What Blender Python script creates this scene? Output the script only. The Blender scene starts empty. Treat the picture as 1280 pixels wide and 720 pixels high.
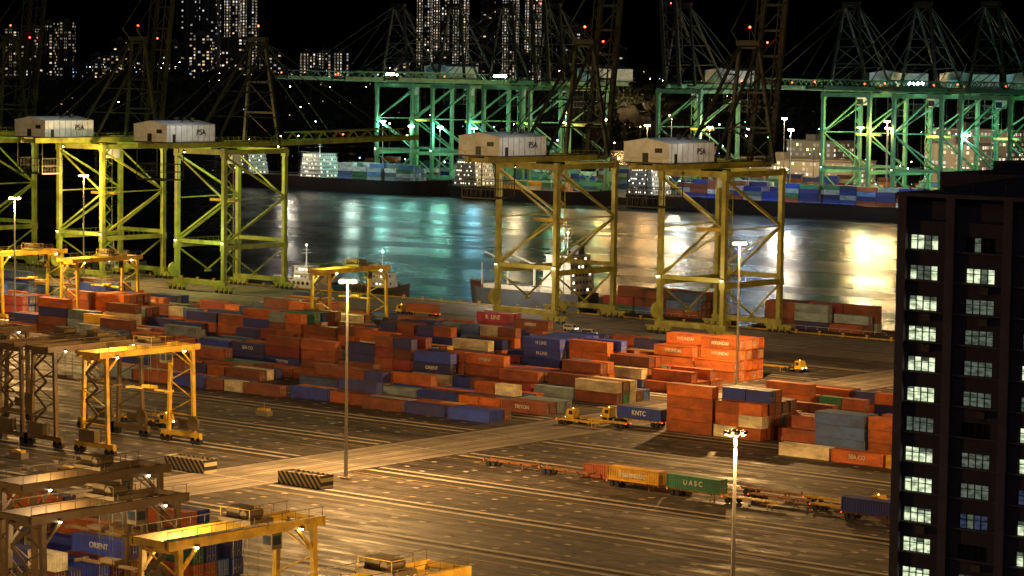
import bpy, math, random
from mathutils import Matrix, Vector, Euler, noise
rnd=random.Random(7)
S=bpy.context.scene
K=1.31            # site units -> metres, applied to everything at the end
# ------------------------------------------------------------------ materials
MATS={}
def N(nt,t,**kw):
    n=nt.nodes.new(t)
    for k,v in kw.items(): setattr(n,k,v)
    return n
def paint(name,col,rough=.5,metal=0,var=.35,scale=.6,bump=.0,rust=0,vari=0.0,stretch=(1,1,1)):
    if name in MATS: return MATS[name]
    m=bpy.data.materials.new(name); m.use_nodes=True; nt=m.node_tree; b=nt.nodes['Principled BSDF']; L=nt.links
    tc=N(nt,'ShaderNodeTexCoord'); mp=N(nt,'ShaderNodeMapping'); mp.inputs['Scale'].default_value=stretch
    L.new(tc.outputs['Object'],mp.inputs['Vector'])
    oi=N(nt,'ShaderNodeObjectInfo')
    ad=N(nt,'ShaderNodeVectorMath',operation='ADD'); L.new(mp.outputs[0],ad.inputs[0])
    cm=N(nt,'ShaderNodeMath',operation='MULTIPLY'); cm.inputs[1].default_value=57; L.new(oi.outputs['Random'],cm.inputs[0]); L.new(cm.outputs[0],ad.inputs[1])
    nz=N(nt,'ShaderNodeTexNoise'); nz.inputs['Scale'].default_value=scale; nz.inputs['Detail'].default_value=6; nz.inputs['Roughness'].default_value=.65
    L.new(ad.outputs[0],nz.inputs['Vector'])
    rp=N(nt,'ShaderNodeValToRGB'); rp.color_ramp.elements[0].position=.32; rp.color_ramp.elements[1].position=.68
    c=Vector(col)
    lo=c*(1-var); 
    if rust: lo=lo*(1-rust)+Vector((.12,.05,.025))*rust
    hi=c*(1+var*.4)
    rp.color_ramp.elements[0].color=(*lo,1); rp.color_ramp.elements[1].color=(*[min(1,x) for x in hi],1)
    L.new(nz.outputs['Fac'],rp.inputs['Fac'])
    if vari>0:
        hs=N(nt,'ShaderNodeHueSaturation')
        mr=N(nt,'ShaderNodeMapRange'); mr.inputs['To Min'].default_value=1-vari; mr.inputs['To Max'].default_value=1+vari
        L.new(oi.outputs['Random'],mr.inputs['Value']); L.new(mr.outputs[0],hs.inputs['Value'])
        L.new(rp.outputs[0],hs.inputs['Color']); L.new(hs.outputs[0],b.inputs['Base Color'])
    else: L.new(rp.outputs[0],b.inputs['Base Color'])
    b.inputs['Roughness'].default_value=rough; b.inputs['Metallic'].default_value=metal
    if bump:
        bp=N(nt,'ShaderNodeBump'); bp.inputs['Strength'].default_value=bump; bp.inputs['Distance'].default_value=.1
        L.new(nz.outputs['Fac'],bp.inputs['Height']); L.new(bp.outputs[0],b.inputs['Normal'])
    MATS[name]=m; return m
def glow(name,col,st):
    if name in MATS: return MATS[name]
    m=bpy.data.materials.new(name); m.use_nodes=True; nt=m.node_tree; b=nt.nodes['Principled BSDF']
    b.inputs['Base Color'].default_value=(.1,.1,.1,1)
    nz=N(nt,'ShaderNodeTexNoise'); nz.inputs['Scale'].default_value=3
    mr=N(nt,'ShaderNodeMapRange'); mr.inputs['To Min'].default_value=st*.7; mr.inputs['To Max'].default_value=st*1.3
    nt.links.new(nz.outputs['Fac'],mr.inputs['Value']); nt.links.new(mr.outputs[0],b.inputs['Emission Strength'])
    b.inputs['Emission Color'].default_value=(*col,1)
    m.cycles.emission_sampling='NONE'
    MATS[name]=m; return m
def facade(name,wall,fw,fh,frac,col,st,mx=.3,mz=.3,vert=0.0):
    """distant block of flats: rows of windows, a share of them lit"""
    if name in MATS: return MATS[name]
    m=bpy.data.materials.new(name); m.use_nodes=True; nt=m.node_tree; b=nt.nodes['Principled BSDF']; L=nt.links
    def M(op,a,bb=None):
        n=N(nt,'ShaderNodeMath',operation=op)
        for i,v in enumerate((a,bb)):
            if v is None: continue
            if isinstance(v,(int,float)): n.inputs[i].default_value=v
            else: L.new(v,n.inputs[i])
        return n.outputs[0]
    tc=N(nt,'ShaderNodeTexCoord'); sp=N(nt,'ShaderNodeSeparateXYZ'); L.new(tc.outputs['Object'],sp.inputs[0])
    u=M('DIVIDE',M('ADD',sp.outputs[0],M('MULTIPLY',sp.outputs[1],1.001)),fw); v=M('DIVIDE',sp.outputs[2],fh)
    fu=M('FLOOR',u); fv=M('FLOOR',v)
    cb=N(nt,'ShaderNodeCombineXYZ'); L.new(fu,cb.inputs[0]); L.new(fv,cb.inputs[1])
    oi=N(nt,'ShaderNodeObjectInfo'); L.new(M('MULTIPLY',oi.outputs['Random'],91),cb.inputs[2])
    wn=N(nt,'ShaderNodeTexWhiteNoise'); L.new(cb.outputs[0],wn.inputs['Vector'])
    cu=N(nt,'ShaderNodeCombineXYZ'); L.new(fu,cu.inputs[0])
    wc=N(nt,'ShaderNodeTexWhiteNoise'); L.new(cu.outputs[0],wc.inputs['Vector'])
    val=M('ADD',M('MULTIPLY',wn.outputs['Value'],1-vert),M('MULTIPLY',wc.outputs['Value'],vert))
    lit=M('LESS_THAN',val,frac)
    inx=M('MULTIPLY',M('GREATER_THAN',M('FRACT',u),mx),M('GREATER_THAN',M('FRACT',v),mz))
    nz=N(nt,'ShaderNodeSeparateXYZ'); ge=N(nt,'ShaderNodeNewGeometry'); L.new(ge.outputs['Normal'],nz.inputs[0])
    side=M('LESS_THAN',M('ABSOLUTE',nz.outputs[2]),.5)
    sc=N(nt,'ShaderNodeSeparateColor'); L.new(wn.outputs['Color'],sc.inputs[0])
    br=M('MULTIPLY',M('MULTIPLY',lit,inx),M('MULTIPLY',side,M('MULTIPLY',M('ADD',M('POWER',sc.outputs[1],2.5),.12),st)))
    L.new(br,b.inputs['Emission Strength'])
    mx_=N(nt,'ShaderNodeMix',data_type='RGBA')
    L.new(M('POWER',sc.outputs[2],3),mx_.inputs['Factor']); mx_.inputs['A'].default_value=(*col,1); mx_.inputs['B'].default_value=(.8,.9,1,1)
    L.new(mx_.outputs['Result'],b.inputs['Emission Color'])
    b.inputs['Base Color'].default_value=(*wall,1); b.inputs['Roughness'].default_value=.7
    m.cycles.emission_sampling='NONE'
    MATS[name]=m; return m
# ------------------------------------------------------------------ mesh builder
class MB:
    def __init__(s): s.v=[];s.f=[];s.mi=[];s.m=[];s.sm=[]
    def mid(s,m):
        if m not in s.m: s.m.append(m)
        return s.m.index(m)
    def add(s,vs,fs,m,smooth=False):
        o=len(s.v); s.v+=[tuple(x) for x in vs]; k=s.mid(m)
        for f in fs: s.f.append([o+i for i in f]); s.mi.append(k); s.sm.append(smooth)
    def box(s,c,d,m):
        x,y,z=c; a,b,e=d[0]/2,d[1]/2,d[2]/2
        vs=[(x+i*a,y+j*b,z+k*e) for k in(-1,1) for j in(-1,1) for i in(-1,1)]
        s.add(vs,[(0,2,3,1),(4,5,7,6),(0,1,5,4),(2,6,7,3),(0,4,6,2),(1,3,7,5)],m)
    def b2(s,x0,x1,y0,y1,z0,z1,m): s.box(((x0+x1)/2,(y0+y1)/2,(z0+z1)/2),(x1-x0,y1-y0,z1-z0),m)
    def beam(s,p,q,w,h,m):
        p=Vector(p);q=Vector(q);d=(q-p).normalized()
        up=Vector((0,0,1)) if abs(d.z)<.98 else Vector((1,0,0))
        r=d.cross(up).normalized()*w/2; u=r.cross(d).normalized()*h/2
        vs=[p-r-u,p+r-u,p+r+u,p-r+u,q-r-u,q+r-u,q+r+u,q-r+u]
        s.add(vs,[(0,1,2,3),(7,6,5,4),(4,5,1,0),(5,6,2,1),(6,7,3,2),(7,4,0,3)],m)
    def cyl(s,p,q,r,m,n=8,r2=None,cap=True):
        p=Vector(p);q=Vector(q);d=(q-p).normalized(); r2=r if r2 is None else r2
        up=Vector((0,0,1)) if abs(d.z)<.98 else Vector((1,0,0))
        a=d.cross(up).normalized(); b=d.cross(a)
        vs=[p+(a*math.cos(t*2*math.pi/n)+b*math.sin(t*2*math.pi/n))*r for t in range(n)]+[q+(a*math.cos(t*2*math.pi/n)+b*math.sin(t*2*math.pi/n))*r2 for t in range(n)]
        s.add(vs,[(i,n+i,n+(i+1)%n,(i+1)%n) for i in range(n)],m,True)
        if cap: s.add(vs,[tuple(range(n)),tuple(range(2*n-1,n-1,-1))],m)
    def ball(s,c,r,m,n=8):
        vs=[];fs=[];h=n//2
        for i in range(h+1):
            for j in range(n):
                a=math.pi*i/h;b=2*math.pi*j/n
                vs.append((c[0]+r*math.sin(a)*math.cos(b),c[1]+r*math.sin(a)*math.sin(b),c[2]+r*math.cos(a)))
        for i in range(h):
            for j in range(n): fs.append((i*n+j,(i+1)*n+j,(i+1)*n+(j+1)%n,i*n+(j+1)%n))
        s.add(vs,fs,m,True)
    def mesh(s,name):
        me=bpy.data.meshes.new(name); me.from_pydata(s.v,[],s.f)
        for m in s.m: me.materials.append(m)
        me.polygons.foreach_set('material_index',s.mi); me.polygons.foreach_set('use_smooth',s.sm); me.update(); return me
def put(name,me,loc=(0,0,0),rz=0,sc=1,parent=None):
    if isinstance(me,MB): me=me.mesh(name)
    o=bpy.data.objects.new(name,me); S.collection.objects.link(o); o.location=loc; o.rotation_euler=(0,0,rz); o.scale=(sc,)*3
    if parent: o.parent=parent
    return o
def text(parent,st,loc,rot,size,m,ext=.01):
    cu=bpy.data.curves.new('lettering','FONT'); cu.body=st; cu.size=size; cu.align_x='CENTER'; cu.align_y='CENTER'; cu.extrude=ext; cu.offset=.02*size
    cu.materials.append(m); o=bpy.data.objects.new('lettering',cu); S.collection.objects.link(o); o.parent=parent; o.location=loc; o.rotation_euler=rot
def light(parent,loc,power,col,r=.6,name='lamp_or_fill_light'):  # serves real lamps and also bare fill lights without a fixture
    ld=bpy.data.lights.new(name,'POINT'); ld.energy=power; ld.color=col; ld.shadow_soft_size=r
    o=bpy.data.objects.new(name,ld); S.collection.objects.link(o); o.location=loc
    if parent: o.parent=parent
    return o
SOD=(1,.55,.18); WARM=(1,.68,.33); TEAL=(.35,1,.85); GRN=(.28,1,.35)
# ------------------------------------------------------------------ world
w=bpy.data.worlds.new("World"); S.world=w; w.use_nodes=True; nt=w.node_tree
sky=N(nt,'ShaderNodeTexSky'); sky.sky_type='NISHITA'; sky.sun_disc=False; sky.sun_elevation=math.radians(-4); sky.sun_rotation=math.radians(200)
nt.links.new(sky.outputs[0],nt.nodes['Background'].inputs[0]); nt.nodes['Background'].inputs[1].default_value=.05
S.view_settings.view_transform='Standard'
sd=bpy.data.lights.new('moon_fill','SUN'); sd.energy=.05; sd.angle=math.radians(.5); sd.color=(.9,.85,1)  # weak moonlight added as fill, no moon in view
so=bpy.data.objects.new('moon_fill',sd); S.collection.objects.link(so); so.rotation_euler=(math.radians(55),0,math.radians(15))
# ------------------------------------------------------------------ camera
f=3380;H=61
cd=bpy.data.cameras.new("camera"); cam=bpy.data.objects.new("camera",cd); S.collection.objects.link(cam); S.camera=cam
cd.lens=36*f/1280; cd.clip_start=1; cd.clip_end=60000
cam.matrix_world=Matrix.Translation((0,0,H*K))@Matrix.Rotation(math.radians(39.5),4,'Z')@Matrix.Rotation(math.pi/2-math.atan(280/f),4,'X')@Matrix.Rotation(math.radians(0.8),4,'Z')
# ------------------------------------------------------------------ ground
def yardmat():
    m=bpy.data.materials.new('yard_pavement'); m.use_nodes=True; nt=m.node_tree; b=nt.nodes['Principled BSDF']; L=nt.links
    tc=N(nt,'ShaderNodeTexCoord')
    def nz(sc,st,det=5):
        mp=N(nt,'ShaderNodeMapping'); mp.inputs['Scale'].default_value=st; L.new(tc.outputs['Object'],mp.inputs[0])
        n=N(nt,'ShaderNodeTexNoise'); n.inputs['Scale'].default_value=sc; n.inputs['Detail'].default_value=det; n.inputs['Roughness'].default_value=.6; L.new(mp.outputs[0],n.inputs[0]); return n.outputs['Fac']
    def mix(a,bb,fac,t='MULTIPLY'):
        x=N(nt,'ShaderNodeMix',data_type='RGBA',blend_type=t); 
        if isinstance(fac,float): x.inputs['Factor'].default_value=fac
        else: L.new(fac,x.inputs['Factor'])
        for i,v in (('A',a),('B',bb)):
            if isinstance(v,tuple): x.inputs[i].default_value=(*v,1)
            else: L.new(v,x.inputs[i])
        return x.outputs['Result']
    def ramp(fac,p0,c0,p1,c1):
        r=N(nt,'ShaderNodeValToRGB'); r.color_ramp.elements[0].position=p0; r.color_ramp.elements[1].position=p1
        r.color_ramp.elements[0].color=(*c0,1); r.color_ramp.elements[1].color=(*c1,1); L.new(fac,r.inputs[0]); return r.outputs[0]
    c=ramp(nz(.035,(1,1.4,1),6),.35,(.12,.10,.09),.68,(.32,.27,.24))
    c=mix(c,ramp(nz(1,(.012,.55,1),4),.40,(.38,.35,.32),.56,(1,1,1)),.85)
    c=mix(c,ramp(nz(1,(.06,1.6,1),4),.44,(.45,.45,.45),.56,(1.0,1,1)),.75)
    c=mix(c,ramp(nz(.5,(1,1,1),6),.3,(.6,.58,.55),.7,(1,1,1)),.7)
    br=N(nt,'ShaderNodeTexBrick'); br.inputs['Color1'].default_value=(1,1,1,1); br.inputs['Color2'].default_value=(.66,.66,.66,1); br.inputs['Mortar'].default_value=(.15,.15,.15,1)
    br.inputs['Scale'].default_value=1; br.inputs['Brick Width'].default_value=4.9; br.inputs['Row Height'].default_value=2.1; br.inputs['Mortar Size'].default_value=.14; br.offset=0
    L.new(tc.outputs['Object'],br.inputs[0]); c=mix(c,br.outputs['Color'],.85)
    c=mix(c,ramp(nz(.22,(1,1,1),3),.34,(.25,.24,.23),.44,(1,1,1)),.75)
    L.new(c,b.inputs['Base Color'])
    L.new(ramp(nz(.1,(1,3,1),5),.35,(.45,)*3,.6,(.8,)*3),b.inputs['Roughness'])
    bp=N(nt,'ShaderNodeBump'); bp.inputs['Strength'].default_value=.5; bp.inputs['Distance'].default_value=.05; L.new(nz(2,(1,1,1),5),bp.inputs['Height']); L.new(bp.outputs[0],b.inputs['Normal'])
    return m
YARD=yardmat()
g=MB(); EDGE=523
g.b2(-2500,900,-400,EDGE,-4.5,0,YARD); put('ground',g)
CONC=paint('concrete',(.5,.43,.35),.7,0,.5,.25,.1); CONCD=paint('concrete_worn',(.2,.17,.14),.75,0,.4,.3,.1)
LINEW=paint('marking_paint',(.7,.64,.54),.6,0,.6,1.2); LINEY=paint('marking_yellow',(.6,.4,.06),.6,0,.5,1.2)
RAIL=paint('rail_steel',(.05,.045,.04),.4,.6); TAR=paint('asphalt_patch',(.05,.042,.036),.7,0,.3,.4,.1)
ROADM=paint('road_concrete',(.30,.26,.22),.7,0,.5,.12,.1)
g=MB(); g.b2(-288.5,-273.5,-50,480,.002,.006,ROADM); put('road',g)
g=MB()
for x in (-288.2,-281.2,-281.0,-273.8): g.b2(x-.07,x+.07,100,478,.008,.010,LINEW)
for x in (-286.2,-283.4,-278.8,-275.8): g.b2(x-.35,x+.35,100,478,.007,.009,CONCD)
for y in (236,256.5,277.5,298.5,319.5,340.5,361.5,382.5,403.5,424.5,445.5):
    g.b2(-288,-273.9,y,y+.25,.012,.014,LINEW)
put('road_marking',g)
BLK=[175.6+21*i for i in range(14)]
g=MB(); gl=MB(); gp=MB()
for B in BLK:
    for (x0,x1) in ((-700,-289.5),(-272.5,-60)):
        for yy in (B-1.6,B+16.6):
            g.b2(x0,x1,yy-.5,yy+.5,.004,.008,CONC)
            for d in(-.85,.85): gp.b2(x0,x1,yy+d-.2,yy+d+.2,.004,.007,TAR)
        for yy in (B-2.9,B+18.1): gl.b2(x0,x1,yy-.14,yy+.14,.004,.008,LINEW)
        gl.b2(x0,x1,B+13.2,B+13.4,.004,.008,LINEY)
        gp.b2(x0,x1,B+14.0,B+15.4,.004,.007,TAR)
        for r in (0,2,4,6): gp.b2(x0,x1,B+2.1*r-.16,B+2.1*r+.16,.0035,.0065,TAR)
        n=int((x1-x0)/4.95)
        for i in range(n):
            xx=(x0+2+4.95*i)
            if xx<-520: continue
            for r in range(7):
                if rnd.random()<.14: continue
                gp.b2(xx-.5,xx+.5,B+2.1*r-.36,B+2.1*r+.36,.008,.011,TAR if (i+r)%3==0 else (CONC if rnd.random()<.7 else CONCD))
put('crane_runway',g); put('yard_marking',gl); put('container_footings',gp)
g=MB(); g.b2(-2500,700,484,EDGE-.6,.002,.006,CONCD)
for yy in (496,518.5):
    g.b2(-2500,700,yy-.8,yy+.8,.008,.011,CONC); g.b2(-2500,700,yy-.08,yy+.08,.012,.10,RAIL)
for yy in (500,503.5,507,510.5,514): g.b2(-1200,100,yy-.09,yy+.09,.008,.011,LINEW)
g.b2(-2500,700,EDGE-.6,EDGE+.05,0.0,.25,LINEY)
put('quay_apron',g)
RUB=paint('rubber',(.02,.02,.02),.8)
g=MB()
for i in range(140):
    x=-820+i*5.2
    g.cyl((x,EDGE+.5,-3.2),(x,EDGE+.5,-.6),.55,RUB,10); g.box((x,EDGE+.25,-1.8),(1.4,.4,3),RUB)
put('quay_fender',g)
YEL=paint('yellow_paint',(.7,.46,.05),.45,0,.35,.8,0,.3)
g=MB()
for i in range(60):
    x=-620+i*6.4; g.cyl((x,EDGE-1.3,0),(x,EDGE-1.3,.7),.28,YEL,8); g.cyl((x,EDGE-1.3,.7),(x,EDGE-1.3,.9),.45,YEL,8)
put('mooring_bollards',g)
# ------------------------------------------------------------------ water
m=bpy.data.materials.new('water'); m.use_nodes=True; nt=m.node_tree; b=nt.nodes['Principled BSDF']; L=nt.links
b.inputs['Base Color'].default_value=(.003,.012,.018,1); b.inputs['IOR'].default_value=1.33
tc=N(nt,'ShaderNodeTexCoord')
n1=N(nt,'ShaderNodeTexNoise'); n1.inputs['Scale'].default_value=.2; n1.inputs['Detail'].default_value=7; n1.inputs['Roughness'].default_value=.65; L.new(tc.outputs['Object'],n1.inputs[0])
mpw=N(nt,'ShaderNodeMapping'); mpw.inputs['Scale'].default_value=(1,2.2,1); L.new(tc.outputs['Object'],mpw.inputs[0])
n2=N(nt,'ShaderNodeTexNoise'); n2.inputs['Scale'].default_value=.012; n2.inputs['Detail'].default_value=5; L.new(mpw.outputs[0],n2.inputs[0])
mr=N(nt,'ShaderNodeMapRange'); mr.inputs['From Min'].default_value=.3; mr.inputs['From Max'].default_value=.7; mr.inputs['To Min'].default_value=.17; mr.inputs['To Max'].default_value=.36
L.new(n2.outputs['Fac'],mr.inputs[0]); L.new(mr.outputs[0],b.inputs['Roughness'])
bp=N(nt,'ShaderNodeBump'); bp.inputs['Strength'].default_value=.7; bp.inputs['Distance'].default_value=.45; L.new(n1.outputs['Fac'],bp.inputs['Height']); L.new(bp.outputs[0],b.inputs['Normal'])
me=bpy.data.meshes.new('water'); me.from_pydata([(-30000,EDGE-20,-3),(30000,EDGE-20,-3),(30000,30000,-3),(-30000,30000,-3)],[],[(0,1,2,3)]); me.materials.append(m); put('water',me)
# ------------------------------------------------------------------ containers
COL={'orange':(.60,.15,.03),'rust':(.38,.10,.04),'brown':(.24,.075,.04),'maroon':(.24,.035,.04),'blue':(.025,.07,.46),'navy':(.03,.045,.22),
     'grey':(.26,.37,.42),'cream':(.74,.66,.44),'green':(.04,.22,.12),'magenta':(.5,.03,.12),'yellow':(.76,.43,.04),'steel':(.09,.19,.46),'white':(.72,.76,.78)}
CL,CW,CH=9.3,1.86,1.99
DARK=paint('dark_gap',(.03,.028,.025),.7)
def cont_mesh(col,L):
    b=MB(); P=paint('container_'+col,COL[col],.6,0,.4,.55,0,.3,.35,(.5,1,1.2)); h=L/2; w2=CW/2
    def side(y,sg):
        n=int(L/.42); pts=[]
        x0=-h+.12; step=(L-.24)/n
        for i in range(n):
            xs=x0+i*step
            pts+= [(xs,0),(xs+step*.3,0),(xs+step*.45,.045),(xs+step*.85,.045)]
        pts.append((h-.12,0))
        vs=[(x,y-sg*(.05+d),z) for z in (.12,CH-.1) for x,d in pts]; k=len(pts)
        fs=[(i,i+1,k+i+1,k+i) if sg<0 else (i,k+i,k+i+1,i+1) for i in range(k-1)]
        b.add(vs,fs,P)
    side(-w2,-1); side(w2,1)
    for x in(-h+.07,h-.07):
        for y in(-w2+.07,w2-.07): b.box((x,y,CH/2),(.14,.14,CH),P)
    for y in(-w2+.045,w2-.045):
        b.box((0,y,.07),(L-.28,.09,.12),P); b.box((0,y,CH-.055),(L-.28,.09,.09),P)
    for x in(-h+.045,h-.045):
        b.box((x,0,.07),(.09,CW-.28,.12),P); b.box((x,0,CH-.055),(.09,CW-.28,.09),P)
    b.box((0,0,CH-.06),(L-.2,CW-.2,.05),P); b.box((0,0,.1),(L-.2,CW-.2,.05),DARK)
    b.box((-h+.1,0,CH/2),(.06,CW-.26,CH-.24),P); 
    b.box((h-.1,-.4,CH/2),(.06,.76,CH-.24),P); b.box((h-.1,.4,CH/2),(.06,.76,CH-.24),P)
    for y in(-.62,-.2,.2,.62): b.cyl((h-.03,y,.12),(h-.03,y,CH-.12),.022,MATS['marking_paint'],5)
    for y in(-.42,.42): b.box((h-.04,y,.75),(.03,.4,.05),MATS['marking_paint'])
    for i in range(1,int(L/1.2)): b.box((-h+i*1.2,0,CH-.03),(.05,CW-.2,.012),P)
    return b.mesh('container_'+col)
CM={(c,l):cont_mesh(c,l) for c in COL for l in (CL,4.6)}
TXT=paint('lettering_white',(.8,.8,.76),.5); TXTD=paint('lettering_dark',(.03,.03,.04),.5)
def cont(x,y,z,col,L=CL,label=None,sz=1.0,rz=0):
    o=put('shipping_container',CM[(col,L)],(x+rnd.uniform(-.16,.16),y+rnd.uniform(-.06,.06),z),rz+rnd.uniform(-.004,.004)+(math.pi if rnd.random()<.3 and not label else 0))
    if label: text(o,label,(0,-CW/2-.02,CH*.52),(math.pi/2,0,0),sz,TXT)
    return o
palette=['orange']*5+['rust']*8+['brown']*7+['maroon']*2+['blue']*5+['navy']*5+['grey']*2+['cream']*3+['green']*1+['steel']*3+['yellow']*2
def pick(x,y):
    n=noise.noise((x*.045,y*.09,1.3))*.5+.5
    i=int((n*1.5-.25)*len(palette)+rnd.uniform(-10,10))%len(palette)
    return palette[i]
def stack(x,y,n,col=None,L=CL,label=None):
    c=col or pick(x,y)
    for k in range(n):
        cc=c if rnd.random()<(.82 if col else .35) else rnd.choice(palette)
        lab=None
        if label and k in label: lab=label[k]
        elif rnd.random()<.12 and cc not in('cream','white','grey') : lab=rnd.choice(['LINE','SEA CO','CAPITAL','TRITON','ORIENT','PACIFIC'])
        if label: cc=col
        if L==CL: cont(x,y,k*(CH+.03)+.02,cc,CL,lab,.9)
        elif L=='pair':
            for s_ in(-2.36,2.36): cont(x+s_,y,k*(CH+.03)+.02,cc if rnd.random()<.6 else rnd.choice(palette),4.6)
def hmap(x,y): return noise.noise((x*.03+5,y*.06,3.1))*.5+.5
for bi,B in enumerate(BLK):
    if B<340 or B>455: continue
    for k in range(0,24):
        for r in range(6):
            x=(-298 if B<420 else -303)-9.9*k
            y=B+1.05+2.1*r
            if B<350 and (r<3 or k>9): continue
            if x<-402 and y<372: continue
            if x<-440 and y<395: continue
            n=hmap(x,y)+rnd.uniform(-.32,.30)
            mx=4 if B>380 else 3
            hgt=int(round(n*mx*1.25-.6+ (0.4 if 380<B<430 else 0)))
            if B<350: hgt=min(hgt,1+(r>4))
            if B>440: hgt=min(hgt-1,2); 
            if B>440 and r>3: hgt=min(hgt,1)
            hgt=max(0,min(mx,hgt))
            if B>440 and k<4: hgt=0
            L_=CL if rnd.random()<.72 else 'pair'
            col=None; lab=None
            if 420<B<430 and k<=2:
                hgt=[0,2,4,4,4,4][r] if k==0 else [0,3,3,4,4,3][r]; col='orange'; L_=CL; lab={3:'HYUNDAI',2:'HYUNDAI'} if r in(1,2,3) else None
                if k==1 and r>3: col='rust'
                if k==2: hgt=[0,1,2,2,3,2][r]; col=None; lab=None
            elif 420<B<430 and k in(3,4): hgt=min(hgt,2)
            elif 380<B<390 and k==0: hgt=[2,2,2,1,1,0][r]; col='cream' if r<3 else None; L_=CL
            elif 380<B<390 and k==1: hgt=[1,1,2,2,3,3][r]; col='grey' if r<2 else None
            elif 360<B<370 and k==0: hgt=[1,1,1,1,0,0][r]; col='grey' if r>1 else 'steel'; L_=CL
            elif 400<B<410 and k==3: hgt=4; col='blue'; lab={3:'N LINE',2:'N LINE'}; L_=CL
            elif 400<B<410 and k<=1: hgt=[1,2,1,1,2,1][r] if k==0 else [2,3,3,2,2,1][r]; col='rust' if k==0 else None
            elif B<350 and k in(0,1): hgt=1
            if hgt: stack(x,y,hgt,col,L_,lab)
for r in range(2):
    for z in range(3): cont(-382+0,458+2.1*r,z*2.02+.02,'magenta',CL,'K  LINE' if z==2 and r==0 else None,1.3)
for B in BLK:
    if not(340<B<410): continue
    for k in range(9):
        x=-262+9.9*k
        for r in range(6):
            y=B+1.05+2.1*r
            if B<350 and (r<5 or k<3): continue
            if B>400 and (r>2): continue
            base={0:[4,3,3,3,2,1],1:[3,4,4,3,3,2],2:[0,0,1,2,2,1],3:[3,3,2,2,2,1]}.get(k,[3,2,3,2,2,1])
            hgt=base[r] if 360<B<370 else (1 if B<350 else max(0,base[(r+2)%6]-1-(k%2)))
            if hgt<=0: continue
            col={0:rnd.choice(['orange','rust']),1:rnd.choice(['rust','brown','orange'])}.get(k)
            if k==3 and r in(0,1): col='steel'
            if k==4: col='orange'
            stack(x,y,hgt,col,CL if rnd.random()<.75 and k!=1 else 'pair')
for B in BLK[:3]:
    for k in range(12):
        x=-232-9.9*k
        for r in range(6):
            if B>215 and k==0 and r>3: continue
            hgt=int(2.0+2.6*noise.noise((x*.05,B+r*.4,7))+rnd.uniform(-.8,1.2))
            if B<190: hgt=max(1,hgt)
            hgt=max(0,min(4,hgt))
            if hgt: stack(x,B+1.05+2.1*r,hgt,None,CL if rnd.random()<.7 else 'pair')
# ------------------------------------------------------------------ high masts
GALV=paint('galvanised_steel',(.4,.39,.36),.4,.6,.2,1); LAMP=glow('sodium_lamp',(1,.62,.25),60); LAMPW=glow('white_lamp',(1,.95,.75),50); LAMPT=glow('teal_lamp',(.65,1,.9),40)
def mast(x,y,h=29.5,power=150e3,col=SOD,lamp=None,z=0,name='high_mast_light',lr=.27,R=1.0):
    lamp=lamp or LAMP
    b=MB(); b.cyl((0,0,0),(0,0,h),.3,GALV,12,.12); b.box((0,0,.15),(1.2,1.2,.3),CONC)
    b.cyl((0,0,h-.4),(0,0,h-.2),.8*R,GALV,12)
    for i in range(8):
        a=i*math.pi/4; c,s=math.cos(a)*R,math.sin(a)*R
        b.cyl((0,0,h-.3),(c,s,h-.35),.05,GALV,5)
        b.box((c*1.05,s*1.05,h-.3),(.4,.4,.26),GALV); b.ball((c*1.05,s*1.05,h-.42),lr,lamp,8)
    o=put(name,b,(x,y,z))
    if power: light(o,(0,0,h-1.6),power,col,.8)
    return o
mast(-268.5,288,29.5,150e3); mast(-131.8,190.4,30,75e3,lamp=glow('sodium_lamp_old',(1,.66,.32),9),lr=.17,R=.75); mast(-289,417.5,28.5,130e3); mast(-550,486,30,70e3)
for x,y,p in ((-430,300,75e3),(-410,190,75e3),(-150,340,95e3),(-190,440,80e3),(-250,120,90e3),(-470,395,110e3),(-390,400,60e3)): mast(x,y,30,p) if x!=-390 else None  # further masts, mostly out of view, added to light the yard
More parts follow.
